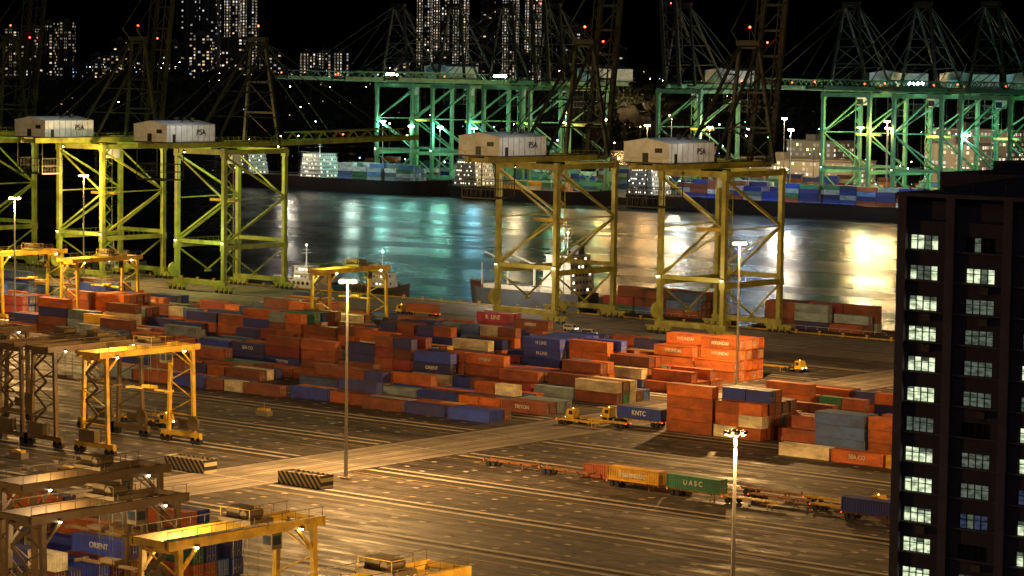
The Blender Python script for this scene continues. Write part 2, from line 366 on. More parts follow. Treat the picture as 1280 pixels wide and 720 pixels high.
# ------------------------------------------------------------------ ship-to-shore crane
GRNP=paint('crane_green',(.30,.38,.07),.5,0,.45,.3,0,.3); OLV=paint('crane_olive',(.33,.33,.07),.5,0,.45,.3,0,.3); FARG=paint('crane_far_green',(.14,.38,.20),.5,0,.4,.3)  # far cranes' green paint also carries the tint of their lamps
HOUSE=paint('machinery_house_white',(.66,.76,.84),.5,0,.25,.4,0,.12); DKS=paint('dark_steel',(.028,.035,.025),.5,.2,.3,.5); CABLE=paint('steel_cable',(.05,.06,.045),.5,.4)
REDL=glow('red_beacon',(1,.05,.02),20); GLASS=paint('cab_glass',(.03,.04,.05),.1); FLOOD=glow('flood_white',(.85,1,1),80)
def sts(x,y,boom,paintm,sc=1,rz=0,lights=(),z=0,halfw=8.8,hm=None,labels=True,upc=None,house=True,flood=False):
    b=MB(); G=22.5; P=paintm; U=upc or DKS; W=halfw
    for yy in(0,G):
        b.box((0,yy,2.6),(2*W+2,1.1,1.2),P)
        for xx in(-W,W):
            b.box((xx,yy,1.75),(7.5,.9,.5),P)
            for dx in(-2.6,-.9,.9,2.6):
                b.box((xx+dx,yy,1.2),(1.3,.8,.7),P); b.cyl((xx+dx,yy-.25,.45),(xx+dx,yy+.25,.45),.42,DKS,10)
            b.beam((xx,yy,3),(xx,yy,38),1.2,1.05,P)
            b.box((xx,yy,12),(1.5,1.4,1.7),P); b.box((xx,yy,36.6),(1.6,1.4,1.8),P)
            for zz in(8,16,20,24,28,32): b.box((xx,yy,zz),(1.26,1.11,.12),P)
        b.box((0,yy,37),(2*W,1.1,1.4),P)
        b.box((0,yy,13.2),(2*W-1.5,.8,1.0),P)
        b.beam((-W,yy,14),(W,yy,24.5),.4,.4,P); b.beam((W,yy,24.5),(-W,yy,35.8),.4,.4,P)
    for xx in(-W,W):
        b.box((xx,G/2,12),(.9,G-1.5,1.2),P)
        b.beam((xx,0,13),(xx,G,24.8),.5,.5,P); b.beam((xx,G,24.8),(xx,0,36),.5,.5,P); b.beam((xx,0,24.5),(xx,G,24.8),.3,.3,P)
        b.beam((xx,0,11.5),(xx,G/2,5),.35,.35,P); b.beam((xx,G,11.5),(xx,G/2,5),.35,.35,P); b.box((xx,G/2,4.6),(.5,2,.5),P)
        b.box((xx,G/2,37),(1,G,1.2),P)
        for k in range(12): b.beam((xx-.7,1+k*1.85,12.7),(xx-.7,1+k*1.85,13.6),.05,.05,P)
        b.beam((xx-.7,.5,13.6),(xx-.7,G-.5,13.6),.06,.06,P)
    for s in(-1,1):
        b.b2(s*3-.5,s*3+.5,-19,G+3.5,38.1,39.6,P)
        b.beam((s*3.9,-19,40.5),(s*3.9,G+3,40.5),.06,.06,P); b.b2(s*4-.4,s*4+.4,-19,G+3,39.5,39.6,U)
        for k in range(22): b.beam((s*4.2,-18+k*2,39.6),(s*4.2,-18+k*2,40.6),.06,.06,P)
    for k in range(8): b.b2(-2.4,2.4,-18+k*6-.3,-18+k*6+.3,38.2,39.2,P)
    hy0,hy1=-18,-1
    if house:
        b.b2(-6.2,6.2,hy0,hy1,39.8,44.2,HOUSE)
        b.add([(-6.4,hy0-.2,44.2),(6.4,hy0-.2,44.2),(6.4,hy1+.2,44.2),(-6.4,hy1+.2,44.2),(0,hy0-.2,45.2),(0,hy1+.2,45.2)],[(0,1,4),(1,2,5,4),(2,3,5),(3,0,4,5),(0,3,2,1)],HOUSE)
        for k in range(9): b.b2(6.2,6.26,hy0+1+k*2,hy0+1.1+k*2,39.9,44.1,CONCD)
        b.b2(6.2,6.28,hy0+2,hy0+3,39.8,41.8,DKS); b.b2(-2,2,-.9,1.5,39.8,42.4,HOUSE)
        b.b2(-1,.6,hy0-.06,hy0,39.9,41.9,DKS); b.b2(2.4,4.4,hy0-.06,hy0,42,43,DKS)
        for q in range(3): b.cyl((-3+q*3,-6,45),(-3+q*3,-6,45.9),.5,DKS,8)
        for yy in(hy0,hy1): b.beam((-7.2,yy,40.8),(7.2,yy,40.8),.06,.06,P)
    b.b2(-7.2,7.2,hy0-.6,hy1+.6,39.6,39.78,U)
    for xx in(-5,5):
        for yy in(-18,-11): b.beam((xx,yy,30),(xx,yy,38),.2,.2,U)
    for zz in(30,32,34):
        for xx in(-5,5): b.beam((xx,-18,zz),(xx,-11,zz),.16,.16,U)
        for yy in(-18,-11): b.beam((-5,yy,zz),(5,yy,zz),.16,.16,U)
    for k in range(8): b.beam((-5+k*1.43,-18,30),(-5+k*1.43,-18,34),.08,.08,U); b.beam((-5,-18+k,30),(-5,-18+k,34),.08,.08,U); b.beam((5,-18+k,30),(5,-18+k,34),.08,.08,U)
    b.b2(-5,5,-18,-11,29.8,30,U)
    ap=66; ay=G-1.5
    for s in(-1,1):
        A=Vector((s*2.6,ay,ap))
        b.beam((s*6.5,G,39),A,.8,.8,U); b.beam((s*4,2,39.6),A,.6,.6,U)
        for t in(.25,.5,.75):
            p1=Vector((s*6.5,G,39)).lerp(A,t); p2=Vector((s*4,2,39.6)).lerp(A,t); b.beam(p1,p2,.3,.3,U)
            q=Vector((s*6.5,G,39)).lerp(A,min(1,t+.25)); b.beam(p2,q,.25,.25,U)
    for t in(0,.3,.6,.98):
        p=Vector((6.5,G,39)).lerp(Vector((2.6,ay,ap)),t); b.beam(p,(-p.x,p.y,p.z),.5,.5,U)
        if t<.6:
            q=Vector((6.5,G,39)).lerp(Vector((2.6,ay,ap)),t+.3); b.beam(p,(-q.x,q.y,q.z),.25,.25,U)
    b.box((0,ay,ap+.6),(6.5,1.6,1.2),U); b.cyl((0,ay,ap+1),(0,ay,ap+4),.12,U,5); b.ball((0,ay,ap+4.2),.3,REDL,6)
    hp=Vector((0,G+4,38.8)); ang=math.radians(83 if boom=='up' else (1 if boom=='down' else boom)); BL=56
    dv=Vector((0,math.cos(ang),math.sin(ang))); nv=Vector((0,-math.sin(ang),math.cos(ang)))
    BP=U if boom!='down' else P
    for s in(-1,1):
        o=Vector((s*3,0,0)); b.beam(hp+o,hp+o+dv*BL,.8,1.3,BP)
        b.beam(hp+o+nv*2.6+dv*8,hp+o+nv*2.6+dv*(BL-6),.3,.3,BP)
        for k in range(9):
            t0=2+k*6; p=hp+o+dv*t0; q=hp+o+nv*(2.6 if t0+3<BL-5 else 0)+dv*(t0+3); b.beam(p,q,.2,.2,BP)
            if t0+6<=BL: b.beam(q,hp+o+dv*(t0+6),.2,.2,BP)
    for k in range(10): 
        p=hp+dv*(1+k*6); b.beam(p+Vector((-3,0,0)),p+Vector((3,0,0)),.4,.6,BP)
        if k<9: b.beam(p+Vector((-3,0,0)),p+dv*6+Vector((3,0,0)),.2,.2,BP)
    for s in(-1,1):
        for t in(22,48):
            e=hp+Vector((s*3,0,0))+dv*t
            if boom=='up':
                mid=(Vector((s*2.6,ay,ap))+e)/2+Vector((0,-5 if t==22 else -9,-7)); b.cyl((s*2.6,ay,ap),mid,.12,CABLE,5); b.cyl(mid,e,.12,CABLE,5)
            else: b.cyl((s*2.6,ay,ap),e,.14,CABLE,5)
    for t in(.5,1): b.ball(hp+dv*BL*t+nv*1.6,.25,REDL,6)
    for s in(-1,1):
        for yy in(-18,-10,-2): b.cyl((s*2.6,ay,ap),(s*3.4,yy,45.0 if yy>-18 else 39.6),.09,CABLE,5)
    b.b2(-2.4,2.4,6,11,36.6,37.8,U); b.b2(.2,2.6,9,12,33.6,36.4,HOUSE); b.b2(.3,2.5,11.9,12.1,33.8,35.6,GLASS)
    for dx in(-1.2,1.2):
        for dy in(6.6,10.4): b.cyl((dx,dy,37),(dx,dy,24.3),.04,CABLE,4)
    b.b2(-4.6,4.6,7.8,9.2,23.6,24.3,YEL)
    zz=3
    for k in range(16):
        y0,y1=(1.2,3.8) if k%2 else (3.8,1.2)
        b.beam((W-.9,y0,zz),(W-.9,y1,zz+2.1),.5,.12,P); b.b2(W-1.3,W-.4,y1-.4,y1+.4,zz+2.05,zz+2.15,P); b.beam((W-.5,y0,zz+.9),(W-.5,y1,zz+3),.05,.05,P); zz+=2.1
    b.beam((W-.9,4.3,3),(W-.9,4.3,37),.15,.15,P)
    b.cyl((-W-.2,-1.4,5.5),(-W+.4,-1.4,5.5),1.9,P,16)
    for (lx,ly,lz) in((-W,-.9,13.6),(W,-.9,13.6),(W,G+.9,13.6),(4.3,-10,37.4)):
        b.box((lx,ly,lz),(.6,.4,.4),U); b.ball((lx,ly-.05,lz-.3),.16,hm or LAMPW,6)
    if flood:
        for q in range(4): b.box((-2.4+q*1.6,G+1.2,41.2),(1.0,.4,.8),U); b.ball((-2.4+q*1.6,G+1.7,41.1),.5,FLOOD,8)
    o=put('ship_to_shore_crane',b,(x,y,z),rz,sc)
    if labels: text(o,'PSA',(6.3,-6,42.2),(math.pi/2,0,math.pi/2),2.0,TXTD)
    for (lx,ly,lz,pw,c) in lights: light(o,(lx,ly,lz),pw,c,.5)
    return o
YG=(.85,1,.26)
sts(-617,496,'up',GRNP,lights=((0,11,33,4e3,YG),(0,-9,16,4.5e3,YG)))
sts(-562.5,496,'up',GRNP,lights=((0,11,33,4e3,YG),(4,-9,16,5e3,YG),(14,-14,50,2.2e3,(1,.95,.85))))  # last light here and below is added fill, whitening the machinery house
sts(-515.4,496,'down',GRNP,lights=((0,11,33,5e3,YG),(4,-9,16,6e3,YG),(0,40,32,2.5e3,GRN),(14,-14,50,2.6e3,(1,.95,.85))))
sts(-404.5,496,'up',OLV,lights=((0,11,33,3e3,WARM),(4,-9,14,3.5e3,WARM),(14,-14,50,1.8e3,(1,.95,.85))))
sts(-356.3,496,'up',OLV,lights=((0,11,33,3e3,WARM),(4,-9,14,3.5e3,WARM),(14,-14,50,1.8e3,(1,.95,.85))))
# ------------------------------------------------------------------ rubber tyred gantry
def rtg_mesh(P,P2):
    b=MB(); SPN=18.2; W=2.9; Ht=15.2
    for y in(0,SPN):
        b.box((0,y,1.5),(2*W+3,.7,.7),P)
        for x in(-W-.6,W+.6):
            b.box((x,y,.95),(2.0,.6,.5),P)
            for dx in(-.6,.6): b.cyl((x+dx,y-.3,.55),(x+dx,y+.3,.55),.55,RUB,12)
        for x in(-W,W): b.beam((x,y,1.8),(x*.85,y,Ht),.6,.5,P)
        b.box((0,y,Ht-.3),(2*W*.85,.5,.7),P); b.beam((-W*.95,y,4.6),(W*.95,y,4.6),.25,.25,P)
        for q in range(4): 
            s=1 if q%2 else -1; b.beam((s*W*.93,y,4.8+q*2.5),(-s*W*.9,y,7.3+q*2.5),.16,.16,P)
    for x in(-W*.85,W*.85):
        b.box((x,SPN/2,Ht+.35),(.5,SPN+3,.9),P)
        b.beam((x,-1.5,Ht+1.7),(x,SPN+1.5,Ht+1.7),.06,.06,P2)
        for k in range(12): b.beam((x,-1.4+k*1.9,Ht+.8),(x,-1.4+k*1.9,Ht+1.7),.05,.05,P2)
        b.beam((x,0,Ht-2.5),(x,2.5,Ht),.3,.3,P); b.beam((x,SPN,Ht-2.5),(x,SPN-2.5,Ht),.3,.3,P)
    for y in(-1.3,SPN+1.3): b.box((0,y,Ht+.4),(2*W*.82,.4,.6),P)
    ty=SPN*.62
    b.box((0,ty,Ht+1.2),(4.4,3.2,.4),P2); b.box((-.8,ty,Ht+1.9),(1.8,2.0,1.0),P2); b.cyl((.8,ty-1.2,Ht+1.8),(.8,ty+1.2,Ht+1.8),.45,P2,12)
    for (dx,dy) in((-2,-1.5),(2,-1.5),(-2,1.5),(2,1.5)): b.beam((dx,ty+dy,Ht+1.4),(dx,ty+dy,Ht+2.4),.06,.06,P)
    b.beam((-2,ty-1.5,Ht+2.4),(2,ty-1.5,Ht+2.4),.06,.06,P); b.beam((2,ty-1.5,Ht+2.4),(2,ty+1.5,Ht+2.4),.06,.06,P)
    b.box((1.2,ty+2.4,Ht-1.1),(1.4,1.4,1.6),P2); b.box((1.92,ty+2.4,Ht-1.0),(.04,1.1,.9),GLASS); b.box((1.2,ty+1.68,Ht-1.0),(1.1,.04,.9),GLASS)
    for dx in(-1,1):
        for dy in(-.7,.7): b.cyl((dx,ty+dy,Ht+1),(dx,ty+dy,9.4),.035,CABLE,4)
    b.box((0,ty,9.2),(9.0,.4,.3),P); b.box((0,ty,9.6),(2.4,1.3,.4),P)
    for dx in(-4.5,4.5): b.box((dx,ty,9.2),(.25,1.8,.3),P)
    b.box((0,-1.1,3),(3.6,1.4,1.9),P2); b.box((0,SPN+.9,2.9),(2.4,1.0,1.5),P2)
    for k in range(6):
        x0,x1=((-1.4,1.4) if k%2 else (1.4,-1.4)); b.beam((x0,-.7,2+k*2.1),(x1,-.7,4.1+k*2.1),.12,.4,P2)
    b.cyl((W+.3,SPN-.7,3.4),(W+.3,SPN-.2,3.4),1.2,P2,14)
    for x in(-W*.82,W*.82):
        for y in(2,SPN-2): b.box((x*1.2,y,Ht+.1),(.5,.35,.25),P2); b.ball((x*1.2,y,Ht-.12),.14,LAMPW,6)
    return b.mesh('rubber_tyred_gantry')
RP=paint('gantry_yellow',(.70,.44,.04),.5,0,.4,.5,0,.4); RP2=paint('gantry_dark',(.12,.085,.035),.6,0,.3,.6)
RD=paint('gantry_dull',(.13,.085,.03),.6,0,.4,.5,0,.4)
RM=rtg_mesh(RP,RP2); RMD=rtg_mesh(RD,RP2)
def rtg(x,y,dull=0,pw=0,col=WARM):
    o=put('rubber_tyred_gantry_crane',RMD if dull else RM,(x,y,0))
    if pw: light(o,(0,6,13.6),pw,col,.4)
    return o
LY=[b-1.6 for b in BLK]
rtg(-313,LY[5],0,3.5e3); rtg(-325,LY[5],1,0); rtg(-333,LY[5],1,0); rtg(-353,LY[5],1,1e3)
rtg(-405,LY[12],0,3.5e3,YG); rtg(-463,LY[11],0,3.5e3,YG); rtg(-489,LY[11],0,3.5e3,YG)
rtg(-186,LY[0],0,4e3); rtg(-206,LY[0]+.5,1,4e3); rtg(-158,163.5,0,3.5e3); rtg(-222,LY[1]-8,1,3e3)
# ------------------------------------------------------------------ vehicles
TW=paint('truck_white',(.7,.7,.66),.35); TY=paint('truck_yellow',(.75,.45,.04),.4)
HL=glow('headlamp',(1,.95,.8),20); TLG=glow('tail_lamp',(1,.05,.02),8)
def truck_mesh(col):
    b=MB()
    b.b2(-1.9,2.6,-.55,.55,.65,.9,DKS)
    b.add([(.9,-.9,.7),(2.6,-.9,.7),(2.6,.9,.7),(.9,.9,.7),(1.0,-.85,2.35),(2.25,-.85,2.35),(2.25,.85,2.35),(1.0,.85,2.35),(2.6,-.9,1.45),(2.6,.9,1.45)],
          [(0,3,2,1),(4,5,6,7),(0,1,8,5,4),(3,7,6,9,2),(1,2,9,8),(8,9,6,5),(0,4,7,3)],col)
    b.add([(2.55,-.72,1.5),(2.55,.72,1.5),(2.28,.72,2.25),(2.28,-.72,2.25)],[(0,1,2,3)],GLASS)
    b.b2(1.1,1.9,-.905,-.89,1.45,2.1,GLASS); b.b2(1.1,1.9,.89,.905,1.45,2.1,GLASS)
    b.b2(2.6,2.7,-.85,.85,.5,.85,DKS)
    for y in(-.65,.65): b.box((2.72,y,.95),(.04,.25,.16),HL)
    for x in(1.9,-.6,-1.5):
        for y in(-.8,.8): b.cyl((x,y-.16,.4),(x,y+.16,.4),.4,RUB,12)
    b.cyl((.6,.6,.8),(.6,.6,2.5),.07,GALV,6); b.b2(-.2,.6,-.8,-.5,.5,.85,GALV); b.b2(-1.4,-.4,-.4,.4,.9,1.0,DKS)
    b.ball((1.6,0,2.45),.1,glow('amber',(1,.5,.05),12),6)
    return b.mesh('yard_tractor')
def chassis_mesh(col):
    b=MB()
    for y in(-.42,.42): b.b2(-4.7,4.7,y-.1,y+.1,.75,1.0,col)
    for x in(-4.6,-2.3,0,2.3,4.6): b.b2(x-.1,x+.1,-.92,.92,.8,.98,col)
    for x in(-3.9,-2.9):
        for y in(-.72,.72): b.cyl((x,y-.2,.4),(x,y+.2,.4),.4,RUB,12)
    for y in(-.5,.5): b.b2(2.6,2.75,y-.06,y+.06,0,.8,col)
    for x in(-4.6,4.6):
        for y in(-.9,.9): b.b2(x-.12,x+.12,y-.08,y+.08,.98,1.2,col)
    for y in(-.7,.7): b.box((-4.84,y,.85),(.04,.25,.12),TLG)
    return b.mesh('container_chassis')
TM=truck_mesh(TY); TMW=truck_mesh(TW); CHM=chassis_mesh(YEL); CHD=chassis_mesh(paint('chassis_rust',(.3,.13,.05),.6,0,.4,1))
def rigg(x,y,c=None,label=None,dirn=1,white=0):
    o=put('container_truck',TMW if white else TM,(x+5.4*dirn,y,0),0 if dirn>0 else math.pi)
    ch=put('trailer',CHM,(x,y,0)); ch.parent=o; ch.location=(-5.4,0,0)
    if c: cont(x,y,1.06,c,CL,label,1.1)
rigg(-273.5,367.0,'blue','KNTC',-1); rigg(-277,361.5,None,None,-1)
put('container_chassis',CHM,(-280,358.6,0))
put('container_chassis',CHD,(-247,313.2,0)); put('container_chassis',CHD,(-258,313.4,0))
def onch(x,y,c,label=None,sz=1): put('container_chassis',CHM if rnd.random()<.5 else CHD,(x,y,0)); cont(x,y,1.06,c,CL,label,sz)
cont(-240.5,315.5,.02,'rust'); cont(-231.5,316.5,.02,'brown'); 
onch(-232.2,310.6,'yellow','Hanseatic',1.2)
onch(-221.3,310.5,'green','U A S C',1.0)
put('container_chassis',CHM,(-211.5,310.2,0)); put('container_chassis',CHD,(-210,314.5,0)); put('container_chassis',CHD,(-214,318.4,0))
rigg(-203,318,None); put('container_chassis',CHM,(-199,313.5,0)); put('container_chassis',CHD,(-190,317.5,0))
onch(-192,310.6,'blue'); onch(-182,310.6,'grey')
cont(-196,331,.02,'grey',4.6)
def van_mesh(col):
    b=MB()
    pr=[(-1.7,.35),(1.75,.35),(1.8,.8),(1.35,.95),(.9,1.5),(-1.65,1.55)]
    n=len(pr); vs=[(x,-.65,z) for x,z in pr]+[(x,.65,z) for x,z in pr]
    b.add(vs,[tuple(range(n)),tuple(range(2*n-1,n-1,-1))]+[(i,n+i,n+(i+1)%n,(i+1)%n) for i in range(n)],col)
    b.add([(1.33,-.55,1.0),(1.33,.55,1.0),(.95,.55,1.46),(.95,-.55,1.46)],[(0,1,2,3)],GLASS)
    for y in(-.66,.66): b.b2(-1.4,.8,y-.01,y+.01,1.0,1.38,GLASS)
    for x in(-1.1,1.15):
        for y in(-.6,.6): b.cyl((x,y-.1,.3),(x,y+.1,.3),.3,RUB,12)
    for y in(-.45,.45): b.box((1.82,y,.7),(.04,.2,.12),HL); b.box((-1.72,y,.8),(.04,.12,.2),TLG)
    return b.mesh('van')
VM=van_mesh(TW)
put('white_van',VM,(-373,480,0),.3); put('white_van',VM,(-383,486,0),0)
rigg(-306,454,None,None,1); rigg(-430,488,'rust',None,-1); rigg(-470,490,'steel',None,1,1)
put('container_chassis',CHM,(-350,262,0)); put('container_chassis',CHD,(-335,262,0)); rigg(-335,308,None,None,1)
# hazard striped barriers
m=bpy.data.materials.new('hazard_stripes'); m.use_nodes=True; nt=m.node_tree; L=nt.links; b_=nt.nodes['Principled BSDF']
tc=N(nt,'ShaderNodeTexCoord'); mp=N(nt,'ShaderNodeMapping'); mp.inputs['Rotation'].default_value=(0,math.radians(40),0); L.new(tc.outputs['Object'],mp.inputs[0])
wv=N(nt,'ShaderNodeTexWave'); wv.bands_direction='X'; wv.inputs['Scale'].default_value=.42; L.new(mp.outputs[0],wv.inputs[0])
rp=N(nt,'ShaderNodeValToRGB'); rp.color_ramp.interpolation='CONSTANT'; rp.color_ramp.elements[0].color=(.02,.02,.02,1); rp.color_ramp.elements[1].color=(.5,.42,.25,1); rp.color_ramp.elements[1].position=.5
L.new(wv.outputs[0],rp.inputs[0]); L.new(rp.outputs[0],b_.inputs['Base Color']); HAZ=m
def barrier(x,y,L_=8.6):
    b=MB()
    b.b2(-L_/2,L_/2,-1.3,-1.15,0,1.9,HAZ); b.b2(-L_/2,L_/2,1.15,1.3,0,1.9,HAZ); b.b2(-L_/2,-L_/2+.15,-1.15,1.15,0,1.9,HAZ); b.b2(L_/2-.15,L_/2,-1.15,1.15,0,1.9,HAZ)
    b.b2(-L_/2+.15,L_/2-.15,-1.15,1.15,1.5,1.65,CONCD)
    for i in range(6): b.b2(-L_/2+.8+i*1.4,-L_/2+.9+i*1.4,-1.1,1.1,1.65,1.8,CONCD)
    put('striped_barrier',b,(x,y,0))
barrier(-291,278.2); barrier(-268.5,279.5)
# ------------------------------------------------------------------ ships
def hull(b,L,W,zt,zb,m,md,sheer=1.0,n=24):
    secs=[]
    for i in range(n+1):
        t=i/n; x=-L/2+L*t
        wf=W/2*min(1,(1-max(0,(t-.78)/.22)**2.2)) *min(1,.8+.2*min(1,t/.08)); wf=max(wf,.05)
        z=zt+sheer*max(0,(t-.75)/.25)**2*1.6
        secs.append([(x,-wf,z),(x+ (0 if t<.8 else -(t-.8)*5),-wf*.86,zb),(x+(0 if t<.8 else -(t-.8)*5),wf*.86,zb),(x,wf,z)])
    vs=[p for s in secs for p in s]; fs=[]; fd=[]
    for i in range(n):
        a=i*4;c=a+4
        fs+=[(a,a+1,c+1,c),(a+2,a+3,c+3,c+2)]; fd.append((a+3,a,c,c+3))
    fs.append((3,2,1,0)); b.add(vs,fs,m); b.add([(v[0],v[1],v[2]-.35) for v in vs],fd,md)
HB=paint('hull_black',(.03,.03,.035),.5,0,.3,.2,0,.4); HG=paint('hull_grey_blue',(.10,.13,.18),.5,0,.3,.2,0,.3); DECK=paint('deck_red',(.22,.07,.04),.7,0,.4,.5); SW=paint('ship_white',(.78,.78,.74),.5,0,.2,.4,0,.1)
WINL=glow('ship_window',(1,.9,.65),4)
def super_(b,x0,x1,w,z0,tiers,lit=1):
    for t in range(tiers):
        s=t*.35; hh=2.0
        b.b2(x0+s*.6,x1-s*.9,-w/2+s*.5,w/2-s*.5,z0+t*hh,z0+(t+1)*hh-.12,SW)
        b.b2(x0+s*.6-.4,x1-s*.9+.4,-w/2+s*.5-.4,w/2-s*.5+.4,z0+(t+1)*hh-.12,z0+(t+1)*hh,SW)
        yy=-w/2+s*.5
        k=x0+s*.6+.7
        while k<x1-s*.9-.6:
            b.b2(k,k+.5,yy-.03,yy+.03,z0+t*hh+.8,z0+t*hh+1.3,WINL if rnd.random()<.4 and lit else GLASS); k+=1.25
        for e in(-1,1):
            for j in range(int(w/1.4)-1):
                xx=(x1-s*.9) if e>0 else x0+s*.6; b.b2(xx-.03,xx+.03,-w/2+1+j*1.4,-w/2+1.6+j*1.4,z0+t*hh+.8,z0+t*hh+1.4,WINL if rnd.random()<.3 and lit else GLASS)
        b.beam((x0+s*.6-.4,yy-.4,z0+(t+1)*hh+.8),(x1-s*.9+.4,yy-.4,z0+(t+1)*hh+.8),.06,.06,SW)
    zt=z0+tiers*2; cx=(x0+x1)/2
    b.cyl((cx,0,zt),(cx,0,zt+5.5),.22,SW,6,.1); b.beam((cx,-2,zt+3.5),(cx,2,zt+3.5),.15,.15,SW); b.beam((cx-1,0,zt+4.4),(cx+1,0,zt+4.4),.3,.12,SW)
    b.ball((cx,0,zt+5.7),.2,LAMPW,6)
def ship(x,y,L,W,zt,hm,kind,rz=0,name='cargo_ship',tiers=4):
    b=MB(); hull(b,L,W,zt,-4.5,hm,DECK)
    if kind=='coaster':
        super_(b,-L/2+2,-L/2+12,W-1.2,zt-.3,tiers); b.b2(-L/2+2.5,-L/2+5,-1.2,1.2,zt+tiers*2,zt+tiers*2+2.5,HG)
        b.b2(-L/2+14,L/2-8,-W/2+1.4,W/2-1.4,zt-.3,zt+1.0,SW)
        for k in range(int((L-24)/4)): b.b2(-L/2+15+k*4,-L/2+15.3+k*4,-W/2+1.2,W/2-1.2,zt+1,zt+1.25,HG)
        for xx in(-L/2+18,L/2-13): b.cyl((xx,0,zt),(xx,0,zt+7),.35,SW,8); b.beam((xx,0,zt+6.5),(xx+8,0,zt+9),.3,.4,SW)
        b.cyl((L/2-4,0,zt),(L/2-4,0,zt+6),.2,SW,6)
    if kind=='tug':
        super_(b,-2,4,W-1.6,zt-.2,2); b.cyl((-3.2,.8,zt),(-3.2,.8,zt+3.4),.45,HB,8); b.cyl((-3.2,-.8,zt),(-3.2,-.8,zt+3.4),.45,HB,8)
        for k in range(9): b.cyl((-L/2+1+k*(L-4)/8,-W/2-.1,zt-.9),(-L/2+1+k*(L-4)/8,-W/2+.15,zt-.9),.5,RUB,8)
    for xx in [(-L/2+.3)+i*(L*.78)/12 for i in range(13)]:
        for s in(-1,1): b.beam((xx,s*(W/2-.25),zt-.3),(xx,s*(W/2-.25),zt+.7),.06,.06,SW)
    for s in(-1,1): b.beam((-L/2+.3,s*(W/2-.25),zt+.7),(L*.28,s*(W/2-.25),zt+.7),.06,.06,SW)
    return put(name,b,(x,y,0),rz)
def cargo(o,L,W,z,x0,x1,tiers,cols,rows,skip=.1):
    x=x0
    while x+CL<x1+.1:
        for r in range(rows):
            t=tiers-(1 if rnd.random()<.4 else 0)-(1 if rnd.random()<.25 else 0)
            if rnd.random()<skip: continue
            for k in range(t):
                put('shipping_container',CM[(rnd.choice(cols),CL)],(o.location.x+x+CL/2,o.location.y+(r-(rows-1)/2)*2.0,z+k*2.02))
        x+=CL+.4
s1=ship(-447,549,40,11,2.2,HG,'coaster',math.pi,tiers=5); light(s1,(0,16,9),6e3,(1,.85,.6),.4); light(s1,(-13,14,12),6e3,(1,.85,.6),.4)  # bare lights added in front to brighten the ship
ship(-488,536,22,7,1.0,HB,'tug',0,'tugboat'); t2=ship(-520,540,18,6,.8,SW,'tug',0,'tugboat'); light(t2,(2,-6,8),.8e3,(.9,.95,1),.3); ship(-600,541,30,8,.6,HG,'tug',0,'supply_boat')
s2=ship(-389,534,40,12,.6,HB,'barge',0,'container_barge'); cargo(s2,40,12,.3,-18,12,3,['rust','brown','maroon','green','brown','steel'],5)
s3=ship(-338,534,48,13,.4,HB,'barge',0,'container_barge'); cargo(s3,48,13,.1,-22,12,3,['brown','maroon','rust','navy','grey','brown'],5,.15)
ship(-290,534,40,12,.4,HB,'barge',0,'container_barge')
# ------------------------------------------------------------------ far terminal
LAND=paint('far_terminal_pavement',(.08,.07,.06),.7,0,.4,.02)
g=MB(); g.b2(-1010,-200,1000,1420,-4.5,0,LAND); put('far_quay',g)
FX=[-905,-868,-835,-806,-730,-640,-604,-571,-538,-500]
for i,x in enumerate(FX):
    c=GRN if i%3 else TEAL; q=.45 if i<5 else .85
    sts(x,1034,('down' if i not in(3,4) else 'up'),FARG,1.34,math.pi,lights=((0,11,26,(8e3,5e3,9e3)[i%3]*q,c),(0,-6,10,(7e3,9e3,4e3)[i%3]*q,GRN)),hm=LAMPT if i%2 else LAMP,labels=False,upc=DKS,house=i not in(1,2,8),flood=i in(0,2,6))
farcols=['blue','blue','steel','white','grey','grey','navy','rust','green','orange','cream','brown','brown']
f1=ship(-925,985,150,17,3.5,HB,'barge',0,'cargo_ship'); cargo(f1,150,17,3.2,5,60,4,['green','white','grey','grey','steel','green'],6)
f2=ship(-655,985,170,18,3.0,HB,'barge',0,'container_ship'); cargo(f2,170,18,3,-60,70,4,['blue','navy','steel','grey','navy','rust','brown','blue','white','green'],6,.2)
f3=ship(-800,986,95,15,2.5,HB,'barge',0,'container_ship'); cargo(f3,95,15,2.2,-20,25,2,['rust','cream','yellow','grey','green'],6,.3)
for fx,lx,c in((f2,-45,(.75,.9,1)),(f2,5,(.75,.9,1)),(f2,50,(.8,1,.9)),(f1,28,(.7,1,.85)),(f1,-16,(1,.9,.7)),(f3,5,(1,.75,.4))): light(fx,(lx,-20,22),11e3,c,1)  # bare lights added off each hull to brighten far ships and cargo
b=MB(); super_(b,-8,6,14,3,6); spm=b.mesh('ship_superstructure')
for fs_,lx in((f2,-76),(f1,-12),(f1,-62),(f3,-36)):
    sp=put('ship_superstructure',spm,(0,0,0)); sp.parent=fs_; sp.location=(lx,0,0)
for xi in range(46):
    for r in range(5):
        if rnd.random()<.25: continue
        X=-985+xi*10.4
        if X>-520: continue
        for k in range(rnd.choice([1,2,3,4,5])):
            put('shipping_container',CM[(rnd.choice(farcols),CL)],(X,1064+r*14,k*2.02),0)
FW=facade('terminal_office_wall',(.26,.23,.19),2.2,2.6,.45,(1,.75,.4),1.6,.35,.45)
